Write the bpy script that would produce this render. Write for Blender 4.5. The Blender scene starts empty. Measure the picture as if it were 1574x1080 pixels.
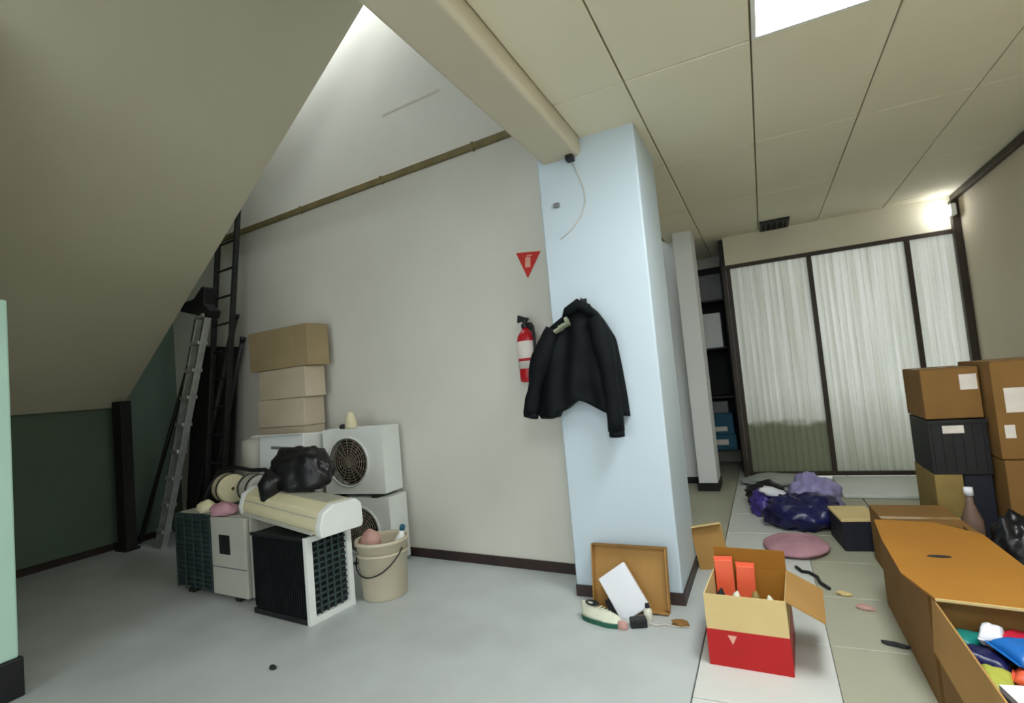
import bpy, bmesh, math, random
from mathutils import Vector, Matrix, noise
random.seed(7)
PI = math.pi
S = bpy.context.scene
C = S.collection

# ------------------------------------------------------------------ camera
yaw, pitch, roll = math.radians(25.3), math.radians(3.4), math.radians(5.15)
Fw = Vector((-math.sin(yaw)*math.cos(pitch), math.cos(yaw)*math.cos(pitch), math.sin(pitch)))
R0 = Vector((math.cos(yaw), math.sin(yaw), 0)); U0 = R0.cross(Fw)
Up = U0*math.cos(roll) + R0*math.sin(roll); Rt = R0*math.cos(roll) - U0*math.sin(roll)
cam = bpy.data.cameras.new('camera'); co = bpy.data.objects.new('camera', cam); C.objects.link(co)
cam.sensor_width = 36; cam.lens = 36*810/1574; cam.clip_start = 0.05
co.matrix_world = Matrix(((Rt.x, Up.x, -Fw.x, 0), (Rt.y, Up.y, -Fw.y, 0), (Rt.z, Up.z, -Fw.z, 1.4), (0, 0, 0, 1)))
S.camera = co

# ------------------------------------------------------------------ world, lights, exposure
w = bpy.data.worlds.new('world'); S.world = w; w.use_nodes = True
bg = w.node_tree.nodes['Background']; bg.inputs[0].default_value = (0.90, 0.96, 1.0, 1); bg.inputs[1].default_value = 1.2
S.view_settings.view_transform = 'Standard'; S.view_settings.look = 'None'
S.view_settings.exposure = 0.85; S.view_settings.gamma = 1.0; S.view_settings.use_curve_mapping = False
PANEL_POWER = 14.5     # emission of the ceiling light panels
ADDED_POWER = 17.0     # emission of the unseen lamp added behind the soffit
WALLLAMP_POWER = 13.0

# ------------------------------------------------------------------ materials
def mat(name, col, rough=0.6, col2=None, scale=6.0, amount=0.5, bump=0.0, bscale=60.0, metal=0.0, spec=0.4, stretch=None, detail=6.0, emit=None, estr=0.0, trans=0.0):
    m = bpy.data.materials.new(name); m.use_nodes = True
    nt = m.node_tree; b = nt.nodes['Principled BSDF']
    b.inputs['Roughness'].default_value = rough; b.inputs['Metallic'].default_value = metal
    b.inputs['Specular IOR Level'].default_value = spec
    tc = nt.nodes.new('ShaderNodeTexCoord'); mp = nt.nodes.new('ShaderNodeMapping')
    nt.links.new(tc.outputs['Object'], mp.inputs['Vector'])
    if stretch: mp.inputs['Scale'].default_value = stretch
    nz = nt.nodes.new('ShaderNodeTexNoise'); nz.inputs['Scale'].default_value = scale; nz.inputs['Detail'].default_value = detail
    nt.links.new(mp.outputs[0], nz.inputs['Vector'])
    if col2 is None: col2 = tuple(c*0.8 for c in col)
    rp = nt.nodes.new('ShaderNodeValToRGB')
    rp.color_ramp.elements[0].position = 0.5-0.35*amount if amount < 1 else 0.25
    rp.color_ramp.elements[1].position = 0.5+0.35*amount if amount < 1 else 0.75
    rp.color_ramp.elements[0].color = (*col2, 1); rp.color_ramp.elements[1].color = (*col, 1)
    nt.links.new(nz.outputs[0], rp.inputs[0]); nt.links.new(rp.outputs[0], b.inputs['Base Color'])
    if bump:
        n2 = nt.nodes.new('ShaderNodeTexNoise'); n2.inputs['Scale'].default_value = bscale
        nt.links.new(mp.outputs[0], n2.inputs['Vector'])
        bp = nt.nodes.new('ShaderNodeBump'); bp.inputs['Strength'].default_value = bump; bp.inputs['Distance'].default_value = 0.01
        nt.links.new(n2.outputs[0], bp.inputs['Height']); nt.links.new(bp.outputs[0], b.inputs['Normal'])
    if emit: b.inputs['Emission Color'].default_value = (*emit, 1); b.inputs['Emission Strength'].default_value = estr
    return m

def s2l(r, g, b):
    f = lambda c: ((c/255+0.055)/1.055)**2.4 if c > 10 else c/255/12.92
    return (f(r), f(g), f(b))

M = {}
M['plaster'] = mat('plaster_white', s2l(219, 219, 209), 0.8, s2l(207, 206, 195), 1.3, 0.9, 0.08, 30)
M['column'] = mat('column_paint', s2l(196, 211, 220), 0.45, s2l(188, 204, 214), 1.5, 0.9, 0.04, 20)
M['white'] = mat('white_paint', s2l(240, 244, 246), 0.7, s2l(232, 237, 240), 1.5, 0.9)
M['soffit'] = mat('soffit_paint', s2l(212, 207, 186), 0.85, s2l(204, 198, 176), 1.0, 0.9, 0.05, 30)
M['green'] = mat('green_wall_paint', s2l(98, 116, 102), 0.6, s2l(84, 102, 90), 1.2, 0.9, 0.06, 20)
M['mint'] = mat('mint_paint', s2l(190, 225, 208), 0.5, s2l(176, 212, 196), 2.0, 0.9)
M['ceil'] = mat('ceiling_board', s2l(232, 228, 206), 0.85, s2l(226, 220, 196), 1.4, 0.9, 0.05, 80)
M['grid'] = mat('ceiling_joint', s2l(150, 132, 100), 0.8, s2l(132, 116, 86), 5)
M['beam'] = mat('beam_paint', s2l(208, 202, 182), 0.8, s2l(200, 192, 170), 1.2, 0.9, 0.05, 30)
M['rwall'] = mat('beige_wall', s2l(212, 203, 180), 0.8, s2l(204, 194, 170), 1.5, 0.9, 0.05, 30)
M['floor'] = mat('polished_concrete', s2l(196, 202, 202), 0.42, s2l(176, 181, 179), 2.2, 1.0, 0.05, 40, spec=0.5)
M['tile'] = mat('floor_tile', s2l(178, 178, 158), 0.45, s2l(166, 165, 144), 3.0, 0.9, 0.02, 40)
M['tile_pale'] = mat('floor_tile_pale', s2l(214, 217, 212), 0.45, s2l(202, 204, 198), 3.0, 0.9)
M['grout'] = mat('grout', s2l(120, 112, 98), 0.9, s2l(104, 98, 84), 8)
M['skirt'] = mat('dark_skirting', s2l(58, 44, 40), 0.5, s2l(44, 34, 32), 6)
M['brown_trim'] = mat('dark_brown_frame', s2l(62, 50, 38), 0.5, s2l(48, 40, 30), 6)
M['pipe'] = mat('ochre_conduit', s2l(124, 112, 74), 0.6, s2l(104, 93, 60), 6)
M['joint'] = mat('plaster_joint', s2l(204, 199, 188), 0.9, s2l(194, 189, 178), 9)
M['black'] = mat('black_plastic', s2l(28, 29, 31), 0.5, s2l(20, 21, 23), 6)
M['blackbag'] = mat('black_bag', s2l(22, 22, 26), 0.32, s2l(14, 14, 17), 6, bump=0.3, bscale=25)
M['iron'] = mat('black_iron', s2l(44, 46, 42), 0.5, s2l(30, 32, 30), 14, metal=0.2)
M['alu'] = mat('aluminium', s2l(196, 200, 198), 0.4, s2l(168, 172, 170), 12, metal=0.55)
M['acwhite'] = mat('ac_white', s2l(232, 236, 234), 0.45, s2l(218, 222, 218), 3, 0.9)
M['acgrey'] = mat('ac_grey', s2l(190, 190, 178), 0.5, s2l(172, 172, 160), 3, 0.9)
M['accream'] = mat('ac_cream', s2l(222, 216, 182), 0.45, s2l(206, 198, 160), 3, 0.9)
M['teal_dark'] = mat('dark_teal_grille', s2l(58, 76, 74), 0.55, s2l(46, 62, 62), 6)
M['fan_brown'] = mat('fan_grille_brown', s2l(140, 130, 116), 0.5, s2l(120, 110, 98), 8)
M['dark'] = mat('dark_cavity', s2l(34, 36, 36), 0.8, s2l(26, 28, 28), 6)
M['coil'] = mat('dark_coil', s2l(26, 32, 34), 0.5, s2l(18, 22, 24), 10)
M['bucket'] = mat('bucket_plastic', s2l(206, 198, 176), 0.5, s2l(190, 180, 156), 4, 0.9)
M['pink'] = mat('pink_cloth', s2l(204, 164, 154), 0.8, s2l(184, 142, 132), 10)
M['kraft'] = mat('kraft_cardboard', s2l(176, 136, 78), 0.8, s2l(160, 120, 64), 4, 0.9, 0.05, 60)
M['kraft_dark'] = mat('kraft_brown', s2l(138, 102, 52), 0.8, s2l(122, 88, 42), 4, 0.9, 0.05, 60)
M['kraft_orange'] = mat('kraft_orange', s2l(164, 112, 34), 0.75, s2l(148, 98, 26), 3, 0.9, 0.05, 60)
M['kraft_pale'] = mat('kraft_pale', s2l(218, 196, 142), 0.8, s2l(206, 182, 126), 4, 0.9)
M['carton_beige'] = mat('carton_beige', s2l(206, 194, 172), 0.8, s2l(192, 178, 154), 4, 0.9)
M['carton_tan'] = mat('carton_tan', s2l(170, 152, 116), 0.85, s2l(150, 132, 98), 4, 0.9)
M['paper'] = mat('white_paper', s2l(236, 238, 244), 0.7, s2l(226, 228, 236), 4, 0.9)
M['label'] = mat('paper_label', s2l(226, 218, 208), 0.7, s2l(212, 204, 196), 10)
M['tape'] = mat('parcel_tape', s2l(170, 140, 96), 0.25, s2l(150, 120, 80), 10)
M['red'] = mat('red_print', s2l(188, 18, 24), 0.45, s2l(170, 12, 18), 4, 0.9)
M['orange'] = mat('orange_pack', s2l(240, 110, 76), 0.45, s2l(224, 92, 60), 6)
M['sign_red'] = mat('sign_red', s2l(206, 52, 44), 0.5, s2l(190, 44, 38), 6)
M['sign_pale'] = mat('sign_pale', s2l(226, 170, 150), 0.6, s2l(214, 156, 138), 6)
M['ext_red'] = mat('extinguisher_red', s2l(190, 24, 36), 0.3, s2l(170, 18, 30), 4)
M['jacket'] = mat('jacket_black', s2l(13, 20, 23), 0.75, s2l(8, 11, 13), 5, 0.9, 0.15, 40, spec=0.18)
M['emblem'] = mat('emblem_thread', s2l(150, 158, 136), 0.8, s2l(128, 136, 116), 20)
M['purple'] = mat('purple_bag', s2l(86, 70, 160), 0.35, s2l(60, 46, 130), 5, 0.9, 0.2, 20)
M['lilac'] = mat('lilac_bag', s2l(170, 164, 206), 0.35, s2l(140, 132, 184), 5, 0.9, 0.2, 20)
M['navy'] = mat('navy_bag', s2l(36, 38, 96), 0.3, s2l(20, 20, 52), 5, 0.9, 0.2, 20)
M['mauve'] = mat('mauve_cloth', s2l(192, 148, 158), 0.85, s2l(168, 124, 136), 6)
M['mauve_dark'] = mat('brown_mauve_plastic', s2l(128, 104, 92), 0.5, s2l(112, 90, 78), 6)
M['navy_card'] = mat('navy_print', s2l(30, 32, 46), 0.6, s2l(22, 24, 36), 6)
M['teal'] = mat('teal_pack', s2l(30, 140, 130), 0.4, s2l(22, 118, 110), 6)
M['blue'] = mat('blue_pack', s2l(30, 120, 196), 0.35, s2l(22, 96, 176), 6)
M['crimson'] = mat('crimson_pack', s2l(206, 40, 66), 0.4, s2l(184, 30, 54), 6)
M['lime'] = mat('lime_pack', s2l(186, 190, 84), 0.5, s2l(166, 170, 66), 6)
M['shoe_white'] = mat('shoe_white', s2l(222, 224, 206), 0.6, s2l(206, 208, 188), 8)
M['shoe_green'] = mat('shoe_green', s2l(36, 96, 74), 0.55, s2l(26, 78, 60), 8)
M['grime_sheet'] = mat('grey_sheet', s2l(176, 182, 176), 0.7, s2l(158, 164, 158), 5)
M['shelf'] = mat('dark_shelf', s2l(50, 48, 46), 0.6, s2l(38, 36, 36), 8)
M['carton_grey'] = mat('grey_carton', s2l(120, 120, 124), 0.7, s2l(104, 104, 108), 5)
M['carton_blue'] = mat('blue_carton', s2l(30, 92, 116), 0.6, s2l(22, 74, 98), 5)
M['olive'] = mat('olive_carton', s2l(150, 128, 74), 0.8, s2l(132, 110, 60), 4)
M['darkwood'] = mat('dark_wood', s2l(40, 40, 36), 0.7, s2l(28, 28, 26), 6, stretch=(8, 8, 1))
M['lamp'] = mat('lamp_diffuser', (1, 1, 1), 0.5, (1, 1, 1), emit=(0.93, 0.98, 1.0), estr=PANEL_POWER)
M['lamp_added'] = mat('added_lamp_diffuser', (1, 1, 1), 0.5, (1, 1, 1), emit=(0.90, 0.95, 1.0), estr=ADDED_POWER)
M['lamp_wall'] = mat('wall_lamp_glow', (1, 1, 1), 0.5, (1, 1, 1), emit=(0.97, 0.98, 1.0), estr=WALLLAMP_POWER)

def frosted():
    # ribbed frosted sheet, greyed by a dirt band with a ragged top near the floor of the first leaf
    m = bpy.data.materials.new('frosted_sheet'); m.use_nodes = True; nt = m.node_tree
    b = nt.nodes['Principled BSDF']; b.inputs['Roughness'].default_value = 0.5
    geo = nt.nodes.new('ShaderNodeNewGeometry'); sep = nt.nodes.new('ShaderNodeSeparateXYZ')
    nt.links.new(geo.outputs['Position'], sep.inputs[0])
    mp = nt.nodes.new('ShaderNodeMapping'); mp.inputs['Scale'].default_value = (26, 26, 0.8)
    nt.links.new(geo.outputs['Position'], mp.inputs['Vector'])
    nz = nt.nodes.new('ShaderNodeTexNoise'); nz.inputs['Scale'].default_value = 1.0; nz.inputs['Detail'].default_value = 5
    nt.links.new(mp.outputs[0], nz.inputs['Vector'])
    rp = nt.nodes.new('ShaderNodeValToRGB'); rp.color_ramp.elements[0].position = 0.3; rp.color_ramp.elements[1].position = 0.7
    rp.color_ramp.elements[0].color = (*s2l(212, 213, 204), 1); rp.color_ramp.elements[1].color = (*s2l(230, 230, 226), 1)
    nt.links.new(nz.outputs[0], rp.inputs[0])
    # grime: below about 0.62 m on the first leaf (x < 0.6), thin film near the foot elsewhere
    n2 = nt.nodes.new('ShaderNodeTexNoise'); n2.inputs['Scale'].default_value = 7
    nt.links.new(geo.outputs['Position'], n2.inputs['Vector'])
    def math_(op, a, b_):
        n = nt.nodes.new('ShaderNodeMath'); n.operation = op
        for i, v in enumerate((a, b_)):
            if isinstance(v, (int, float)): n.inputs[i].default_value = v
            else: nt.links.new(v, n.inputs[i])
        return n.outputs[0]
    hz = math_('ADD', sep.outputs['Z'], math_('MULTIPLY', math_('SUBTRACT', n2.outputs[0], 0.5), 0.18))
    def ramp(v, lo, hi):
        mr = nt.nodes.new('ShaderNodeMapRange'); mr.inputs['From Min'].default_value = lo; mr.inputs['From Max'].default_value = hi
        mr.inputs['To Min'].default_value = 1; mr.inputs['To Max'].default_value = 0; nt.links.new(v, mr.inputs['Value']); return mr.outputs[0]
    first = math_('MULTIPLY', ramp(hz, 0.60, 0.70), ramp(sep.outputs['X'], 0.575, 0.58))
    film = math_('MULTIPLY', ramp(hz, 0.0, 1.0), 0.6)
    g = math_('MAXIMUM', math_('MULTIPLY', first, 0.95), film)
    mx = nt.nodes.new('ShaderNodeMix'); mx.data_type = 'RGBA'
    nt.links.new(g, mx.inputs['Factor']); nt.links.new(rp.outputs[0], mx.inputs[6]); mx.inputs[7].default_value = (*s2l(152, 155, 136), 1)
    nt.links.new(mx.outputs[2], b.inputs['Base Color'])
    tr = nt.nodes.new('ShaderNodeBsdfTranslucent'); nt.links.new(mx.outputs[2], tr.inputs[0])
    ms = nt.nodes.new('ShaderNodeMixShader'); ms.inputs[0].default_value = 0.8
    nt.links.new(b.outputs[0], ms.inputs[1]); nt.links.new(tr.outputs[0], ms.inputs[2])
    nt.links.new(ms.outputs[0], nt.nodes['Material Output'].inputs[0])
    return m
M['frost'] = frosted()

# ------------------------------------------------------------------ mesh helpers
def bx(bm, x0, x1, y0, y1, z0, z1, mx=None):
    vs = [Vector(p) for p in ((x0, y0, z0), (x1, y0, z0), (x1, y1, z0), (x0, y1, z0), (x0, y0, z1), (x1, y0, z1), (x1, y1, z1), (x0, y1, z1))]
    if mx: vs = [mx @ v for v in vs]
    v = [bm.verts.new(p) for p in vs]
    for f in ((3, 2, 1, 0), (4, 5, 6, 7), (0, 1, 5, 4), (1, 2, 6, 5), (2, 3, 7, 6), (3, 0, 4, 7)): bm.faces.new([v[i] for i in f])
    return bm
def box(x0, x1, y0, y1, z0, z1, mx=None): return bx(bmesh.new(), x0, x1, y0, y1, z0, z1, mx)
def tube(bm, pts, r, n=10, caps=True):
    pts = [Vector(p) for p in pts]; rs = r if isinstance(r, (list, tuple)) else [r]*len(pts)
    t = (pts[1]-pts[0]).normalized(); a = t.orthogonal().normalized(); rings = []
    for i, p in enumerate(pts):
        if i == 0: d = pts[1]-pts[0]
        elif i == len(pts)-1: d = pts[-1]-pts[-2]
        else: d = pts[i+1]-pts[i-1]
        d.normalize(); a = (a - d*a.dot(d)).normalized(); b = d.cross(a)
        rings.append([bm.verts.new(p + (a*math.cos(2*PI*k/n) + b*math.sin(2*PI*k/n))*rs[i]) for k in range(n)])
    for i in range(len(rings)-1):
        for k in range(n): bm.faces.new((rings[i][k], rings[i][(k+1) % n], rings[i+1][(k+1) % n], rings[i+1][k]))
    if caps: bm.faces.new(rings[0][::-1]); bm.faces.new(rings[-1])
    return bm
def lathe(bm, prof, n=28, c=(0, 0, 0), axis='z', close=False):
    c = Vector(c); rings = []
    for r, h in prof:
        ring = []
        for k in range(n):
            a = 2*PI*k/n
            p = Vector((r*math.cos(a), r*math.sin(a), h)) if axis == 'z' else Vector((r*math.cos(a), h, r*math.sin(a)))
            ring.append(bm.verts.new(c+p))
        rings.append(ring)
    m = len(rings)
    for i in range(m if close else m-1):
        A, B = rings[i], rings[(i+1) % m]
        for k in range(n): bm.faces.new((A[k], A[(k+1) % n], B[(k+1) % n], B[k]))
    if not close: bm.faces.new(rings[0][::-1]); bm.faces.new(rings[-1])
    bmesh.ops.recalc_face_normals(bm, faces=bm.faces)
    return bm
def prism(bm, poly, y0, y1, mx=None):
    # polygon in x,z extruded along y
    A = [Vector((x, y0, z)) for x, z in poly]; B = [Vector((x, y1, z)) for x, z in poly]
    if mx: A = [mx @ v for v in A]; B = [mx @ v for v in B]
    a = [bm.verts.new(v) for v in A]; b = [bm.verts.new(v) for v in B]; n = len(a)
    bm.faces.new(a); bm.faces.new(b[::-1])
    for i in range(n): bm.faces.new((a[i], b[i], b[(i+1) % n], a[(i+1) % n]))
    bmesh.ops.recalc_face_normals(bm, faces=bm.faces)
    return bm
def plate_hole(bm, x0, x1, z0, z1, y0, y1, cx, cz, r, n=48):
    inner, outer = [], []
    for k in range(n):
        a = 2*PI*(k+0.5)/n; dx, dz = math.cos(a), math.sin(a)
        tx = ((x1-cx)/dx if dx > 0 else (x0-cx)/dx) if abs(dx) > 1e-9 else 1e9
        tz = ((z1-cz)/dz if dz > 0 else (z0-cz)/dz) if abs(dz) > 1e-9 else 1e9
        t = min(tx, tz); inner.append((cx+r*dx, cz+r*dz)); outer.append((cx+t*dx, cz+t*dz))
    for cxr, czr in ((x0, z0), (x1, z0), (x1, z1), (x0, z1)):   # pull the nearest ray on to each corner
        i = min(range(n), key=lambda q: (outer[q][0]-cxr)**2+(outer[q][1]-czr)**2); outer[i] = (cxr, czr)
    V = [[bm.verts.new((p[0], y, p[1])) for p in L] for y in (y0, y1) for L in (inner, outer)]
    for k in range(n):
        j = (k+1) % n
        bm.faces.new((V[0][k], V[0][j], V[1][j], V[1][k])); bm.faces.new((V[2][j], V[2][k], V[3][k], V[3][j]))
        bm.faces.new((V[0][j], V[0][k], V[2][k], V[2][j])); bm.faces.new((V[1][k], V[1][j], V[3][j], V[3][k]))
    bmesh.ops.recalc_face_normals(bm, faces=bm.faces)
    return bm
def lump(sx, sy, sz, amp=0.25, freq=2.2, seed=0, sub=4, flat=True, ridge=0.0):
    bm = bmesh.new(); bmesh.ops.create_icosphere(bm, subdivisions=sub, radius=1.0)
    o = Vector((seed*7.3, seed*3.1, seed*5.7))
    for v in bm.verts:
        p = v.co.normalized(); d = 1 + amp*noise.noise(p*freq+o) + amp*0.5*noise.noise(p*freq*2.3+o)
        if ridge: d += ridge*abs(noise.noise(p*freq*3.1-o))
        q = p*d
        if flat and q.z < -0.55: q.z = -0.55 + (q.z+0.55)*0.06
        v.co = Vector((q.x*sx, q.y*sy, (q.z+0.58 if flat else q.z)*sz/(1.55 if flat else 1)))
    zmin = min(v.co.z for v in bm.verts)
    if flat:
        for v in bm.verts: v.co.z -= zmin
    return bm
def pillow(L, W, T, seed=0, nx=14, ny=10):
    # sealed flat packet lying on its back, crimped at the two short ends
    bm = bmesh.new(); G = {}
    for s_ in (1, -1):
        for i in range(nx+1):
            for j in range(ny+1):
                u, v = 2*i/nx-1, 2*j/ny-1
                edge = i in (0, nx) or j in (0, ny)
                if s_ < 0 and edge: G[(-1, i, j)] = G[(1, i, j)]; continue
                h = T/2*math.sqrt(max(0, (1-abs(u)**5)*(1-abs(v)**4)))*(1+0.25*noise.noise(Vector((u*2.1+seed, v*2.3, seed*1.7))))
                G[(s_, i, j)] = bm.verts.new((u*L/2*(1-0.04*(1-v*v)), v*W/2*(1-0.06*(1-u*u)), T/2+(0 if edge else s_*h)))
    for s_ in (1, -1):
        for i in range(nx):
            for j in range(ny):
                q = [G[(s_, i, j)], G[(s_, i+1, j)], G[(s_, i+1, j+1)], G[(s_, i, j+1)]]
                bm.faces.new(q if s_ > 0 else q[::-1])
    return bm
def obj(name, bm, m, parent=None, loc=None, rot=None, smooth=False, bevel=0.0, seg=2, label=None):
    me = bpy.data.meshes.new(name); bm.to_mesh(me); bm.free()
    me.materials.append(M[m] if isinstance(m, str) else m)
    o = bpy.data.objects.new(name, me); C.objects.link(o)
    if smooth:
        for p in me.polygons: p.use_smooth = True
    if bevel:
        md = o.modifiers.new('bevel', 'BEVEL'); md.width = bevel; md.segments = seg; md.limit_method = 'ANGLE'
    if parent: o.parent = parent
    if loc: o.location = loc
    if rot: o.rotation_euler = rot
    if label: o['label'] = label
    return o
def tag(o, label, cat, group=None, kind=None):
    o['label'] = label; o['category'] = cat
    if group: o['group'] = group
    if kind: o['kind'] = kind
    return o
def thing(name, label, cat, loc=(0, 0, 0), rz=0.0, group=None, rot=None):
    o = bpy.data.objects.new(name, None); C.objects.link(o); o.empty_display_size = 0.1
    o.location = loc; o.rotation_euler = rot if rot else (0, 0, rz)
    return tag(o, label, cat, group)
def struct(name, bm, m, label, cat, **k):
    return tag(obj(name, bm, m, **k), label, cat, kind='structure')
def copies(src, name, parent, loc, rot=None):
    c = src.copy(); C.objects.link(c); c.name = name; c.parent = parent; c.location = loc
    if rot: c.rotation_euler = rot
    return c

# ------------------------------------------------------------------ the setting
CZ = 2.95                                      # suspended ceiling
XC0, XC1, YC0, YC1 = -1.24, -0.575, 3.28, 3.95  # big column
AW = math.radians(5.0)                          # long wall is slightly out of square
def wall_y(x): return 3.62 - (x+1.37)*math.tan(AW)
XL, YS = -6.5, 3.42                             # left wall, far end of the sloping soffit
ROOF = 5.9

fl = struct('floor', box(XL-0.1, 2.2, -3.0, 8.6, -0.12, -0.03), 'grout', 'grey floor, polished concrete on the left and tiles on the right', 'floor')
obj('concrete_slab', box(XL-0.1, -0.43, -3.0, 4.1, -0.03, 0.0), 'floor', fl, bevel=0.004)
obj('concrete_slab', box(-1.6, -0.43, 4.106, 8.6, -0.03, 0.0), 'tile', fl, bevel=0.004)
tx = [-0.424, 0.145, 0.72, 1.295, 1.87]
tm = {}
for i in range(4):
    y = -0.6; k = 0
    while y < 8.3:
        L = 0.598
        key = 'tile_pale' if i == 0 else 'tile'
        if key not in tm:
            tm[key] = obj('floor_tile', box(0, 0.567, 0, L-0.006, -0.03, 0), key, fl, loc=(tx[i], y, 0), bevel=0.003, seg=1)
        else:
            copies(tm[key], 'floor_tile', fl, (tx[i], y, random.uniform(-0.0012, 0.0)))
        y += L; k += 1
obj('floor_border', box(1.866, 2.2, -3.0, 8.6, -0.03, 0.0), 'tile', fl)

# long wall carrying the extinguisher
P0 = Vector((-1.15, wall_y(-1.15), 0)); P1 = Vector((XL-0.05, wall_y(XL-0.05), 0))
dirw = (P1-P0).normalized(); nw = Vector((dirw.y, -dirw.x, 0))
if nw.y > 0: nw = -nw                           # towards the room
def wallpt(x, z, off=0.0): return Vector((x, wall_y(x), z)) + nw*off
Lw = (P1-P0).length
MW = Matrix.Translation(P0) @ Matrix(((-dirw.x, -nw.x, 0, 0), (-dirw.y, -nw.y, 0, 0), (0, 0, 1, 0), (0, 0, 0, 1)))
# local frame: -x runs left along the wall, -y towards the room
wl = struct('wall_rear', box(-Lw, 0.0, 0, 0.15, 0, ROOF), 'plaster', 'long off-white plastered wall behind the air conditioners', 'wall')
wl.matrix_world = MW
def on_wall(x, z, off=0.0):                     # world x -> local coordinates of the wall
    p = MW.inverted() @ wallpt(x, z, off); return p
obj('wall_joint', box(on_wall(-2.85, 0).x, on_wall(-2.2, 0).x, -0.002, 0.002, 3.892, 3.910), 'joint', wl)
bb = struct('baseboard_rear', box(-Lw+0.02, -0.05, -0.014, -0.001, 0, 0.075), 'skirt', 'dark brown skirting along the foot of the long wall', 'skirting', bevel=0.003)
bb.matrix_world = MW
cd = thing('wall_conduit', 'ochre conduit running along the long wall above head height', 'conduit', tuple(wallpt(-3.4, 3.31)), -AW)
xa, xb = -2.05, 1.88
obj('conduit_duct', box(xa, xb, -0.035, -0.001, -0.028, 0.028), 'pipe', cd, bevel=0.006)
for q in (-1.7, -0.6, 0.5, 1.5): obj('clip', box(q-0.012, q+0.012, -0.039, -0.001, -0.034, 0.034), 'pipe', cd, bevel=0.003)

wle = struct('wall_left', box(XL-0.15, XL, -3.0, 4.3, 0, ROOF), 'green', 'grey-green painted side wall under the sloping soffit', 'wall')
struct('baseboard_left', box(XL+0.001, XL+0.02, 0.9, 3.9, 0, 0.07), 'skirt', 'dark skirting along the green side wall', 'skirting')
struct('wall_front_added', box(XL, -3.4, -2.6, -2.5, 0, ROOF), 'soffit', 'added unseen wall behind the viewer, shading the left side', 'wall')  # unseen wall added to keep world light off the left side
bm = bmesh.new(); prism(bm, [(XL, 0), (-3.72, 0), (-3.72, 3.8), (XL, 1.5)], 1.11, 1.30)
struct('wall_partition', bm, 'soffit', 'partition running left from the mint door jamb', 'wall')
# sloping soffit
def sof_z(x): return 1.56 + 0.835*(x+6.44)
x1 = -1.5
bm = bmesh.new(); prism(bm, [(-6.495, 1.52), (-6.44, 1.52), (x1, sof_z(x1)), (x1-0.15, sof_z(x1)+0.18), (-6.495, 1.72)], -3.0, YS)
struct('ceiling_slope', bm, 'soffit', 'large beige sloping soffit rising from the green wall to the upper left', 'soffit')
struct('wall_upper_right_added', box(2.0, 2.15, -3.0, 4.6, CZ+0.25, ROOF), 'plaster', 'added side wall blocking light above the ceiling, out of sight', 'wall')  # this and the next two: unseen walls added to shut out world light
struct('wall_upper_rear_added', box(-1.15, 2.0, 4.45, 4.6, CZ+0.25, ROOF), 'plaster', 'added rear wall blocking light above the ceiling, out of sight', 'wall')
struct('wall_upper_front_added', box(-1.6, 2.0, -2.6, -2.5, CZ+0.25, ROOF), 'plaster', 'added front wall blocking light above the ceiling, out of sight', 'wall')
struct('ceiling_upper', box(XL-0.15, 2.2, -3.0, 4.6, ROOF, ROOF+0.1), 'plaster', 'high ceiling above the sloping soffit', 'ceiling')
po = thing('soffit_post', 'dark upright post under the low far corner of the sloping soffit', 'post', (-6.26, 3.33, 0))
obj('shaft', box(-0.11, 0.05, -0.05, 0.06, 0.0, 1.58), 'darkwood', po, bevel=0.006)
obj('foot_plate', box(-0.13, 0.07, -0.07, 0.08, 0.0, 0.03), 'iron', po, bevel=0.004)
# mint pier at the left frame edge
mp_ = thing('door_jamb', 'pale mint painted door jamb with a black foot, beside the green wall', 'door jamb', (-3.75, 1.35, 0))
obj('jamb', box(-0.05, 0.07, -0.26, 0.06, 0.2, 2.1), 'mint', mp_, bevel=0.01)
obj('jamb_foot', box(-0.06, 0.085, -0.27, 0.075, 0.0, 0.2), 'black', mp_, bevel=0.008)

# suspended ceiling
ce = struct('ceiling', box(-0.97, 2.15, -3.0, 8.4, CZ+0.03, CZ+0.12), 'grid', 'beige suspended ceiling of rectangular boards with brown joints', 'ceiling')
gx = [-0.93, -0.515, 0.11, 0.735, 1.36, 1.985]
gy = [-2.41, -1.11, 0.19, 1.49, 2.79, 4.12, 5.45, 6.78, 8.11]
LIGHTS = [(2, 3), (2, 1)]  # second panel is out of view, added for more brightness
g = 0.004
for i in range(len(gx)-1):
    for j in range(len(gy)-1):
        if (i, j) in LIGHTS: continue
        obj('ceiling_board', box(gx[i]+g, gx[i+1]-g, gy[j]+g, gy[j+1]-g, CZ+random.uniform(0, 0.003), CZ+0.031), 'ceil', ce, bevel=0.004, seg=1)
for n_, (i, j) in enumerate(LIGHTS):
    t = thing('ceiling_light', ['bright recessed ceiling light panel at the top of the picture', 'added unseen ceiling light panel behind the viewer'][n_], 'ceiling light', ((gx[i]+gx[i+1])/2, (gy[j]+gy[j+1])/2, CZ), group='ceiling lights')
    hx, hy = (gx[i+1]-gx[i])/2-0.004, (gy[j+1]-gy[j])/2-0.004
    b = bmesh.new()
    bx(b, -hx, hx, -hy, -hy+0.02, -0.004, 0.028); bx(b, -hx, hx, hy-0.02, hy, -0.004, 0.028)
    bx(b, -hx, -hx+0.02, -hy+0.02, hy-0.02, -0.004, 0.028); bx(b, hx-0.02, hx, -hy+0.02, hy-0.02, -0.004, 0.028)
    obj('frame', b, 'acwhite', t)
    obj('diffuser', box(-hx+0.02, hx-0.02, -hy+0.02, hy-0.02, 0.002, 0.02), 'lamp', t)
struct('trim_1', box(-1.205, -0.93, -3.0, 3.6, 2.84, 3.2), 'beam', 'beige beam along the open edge of the suspended ceiling', 'beam', bevel=0.03, seg=4)
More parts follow.
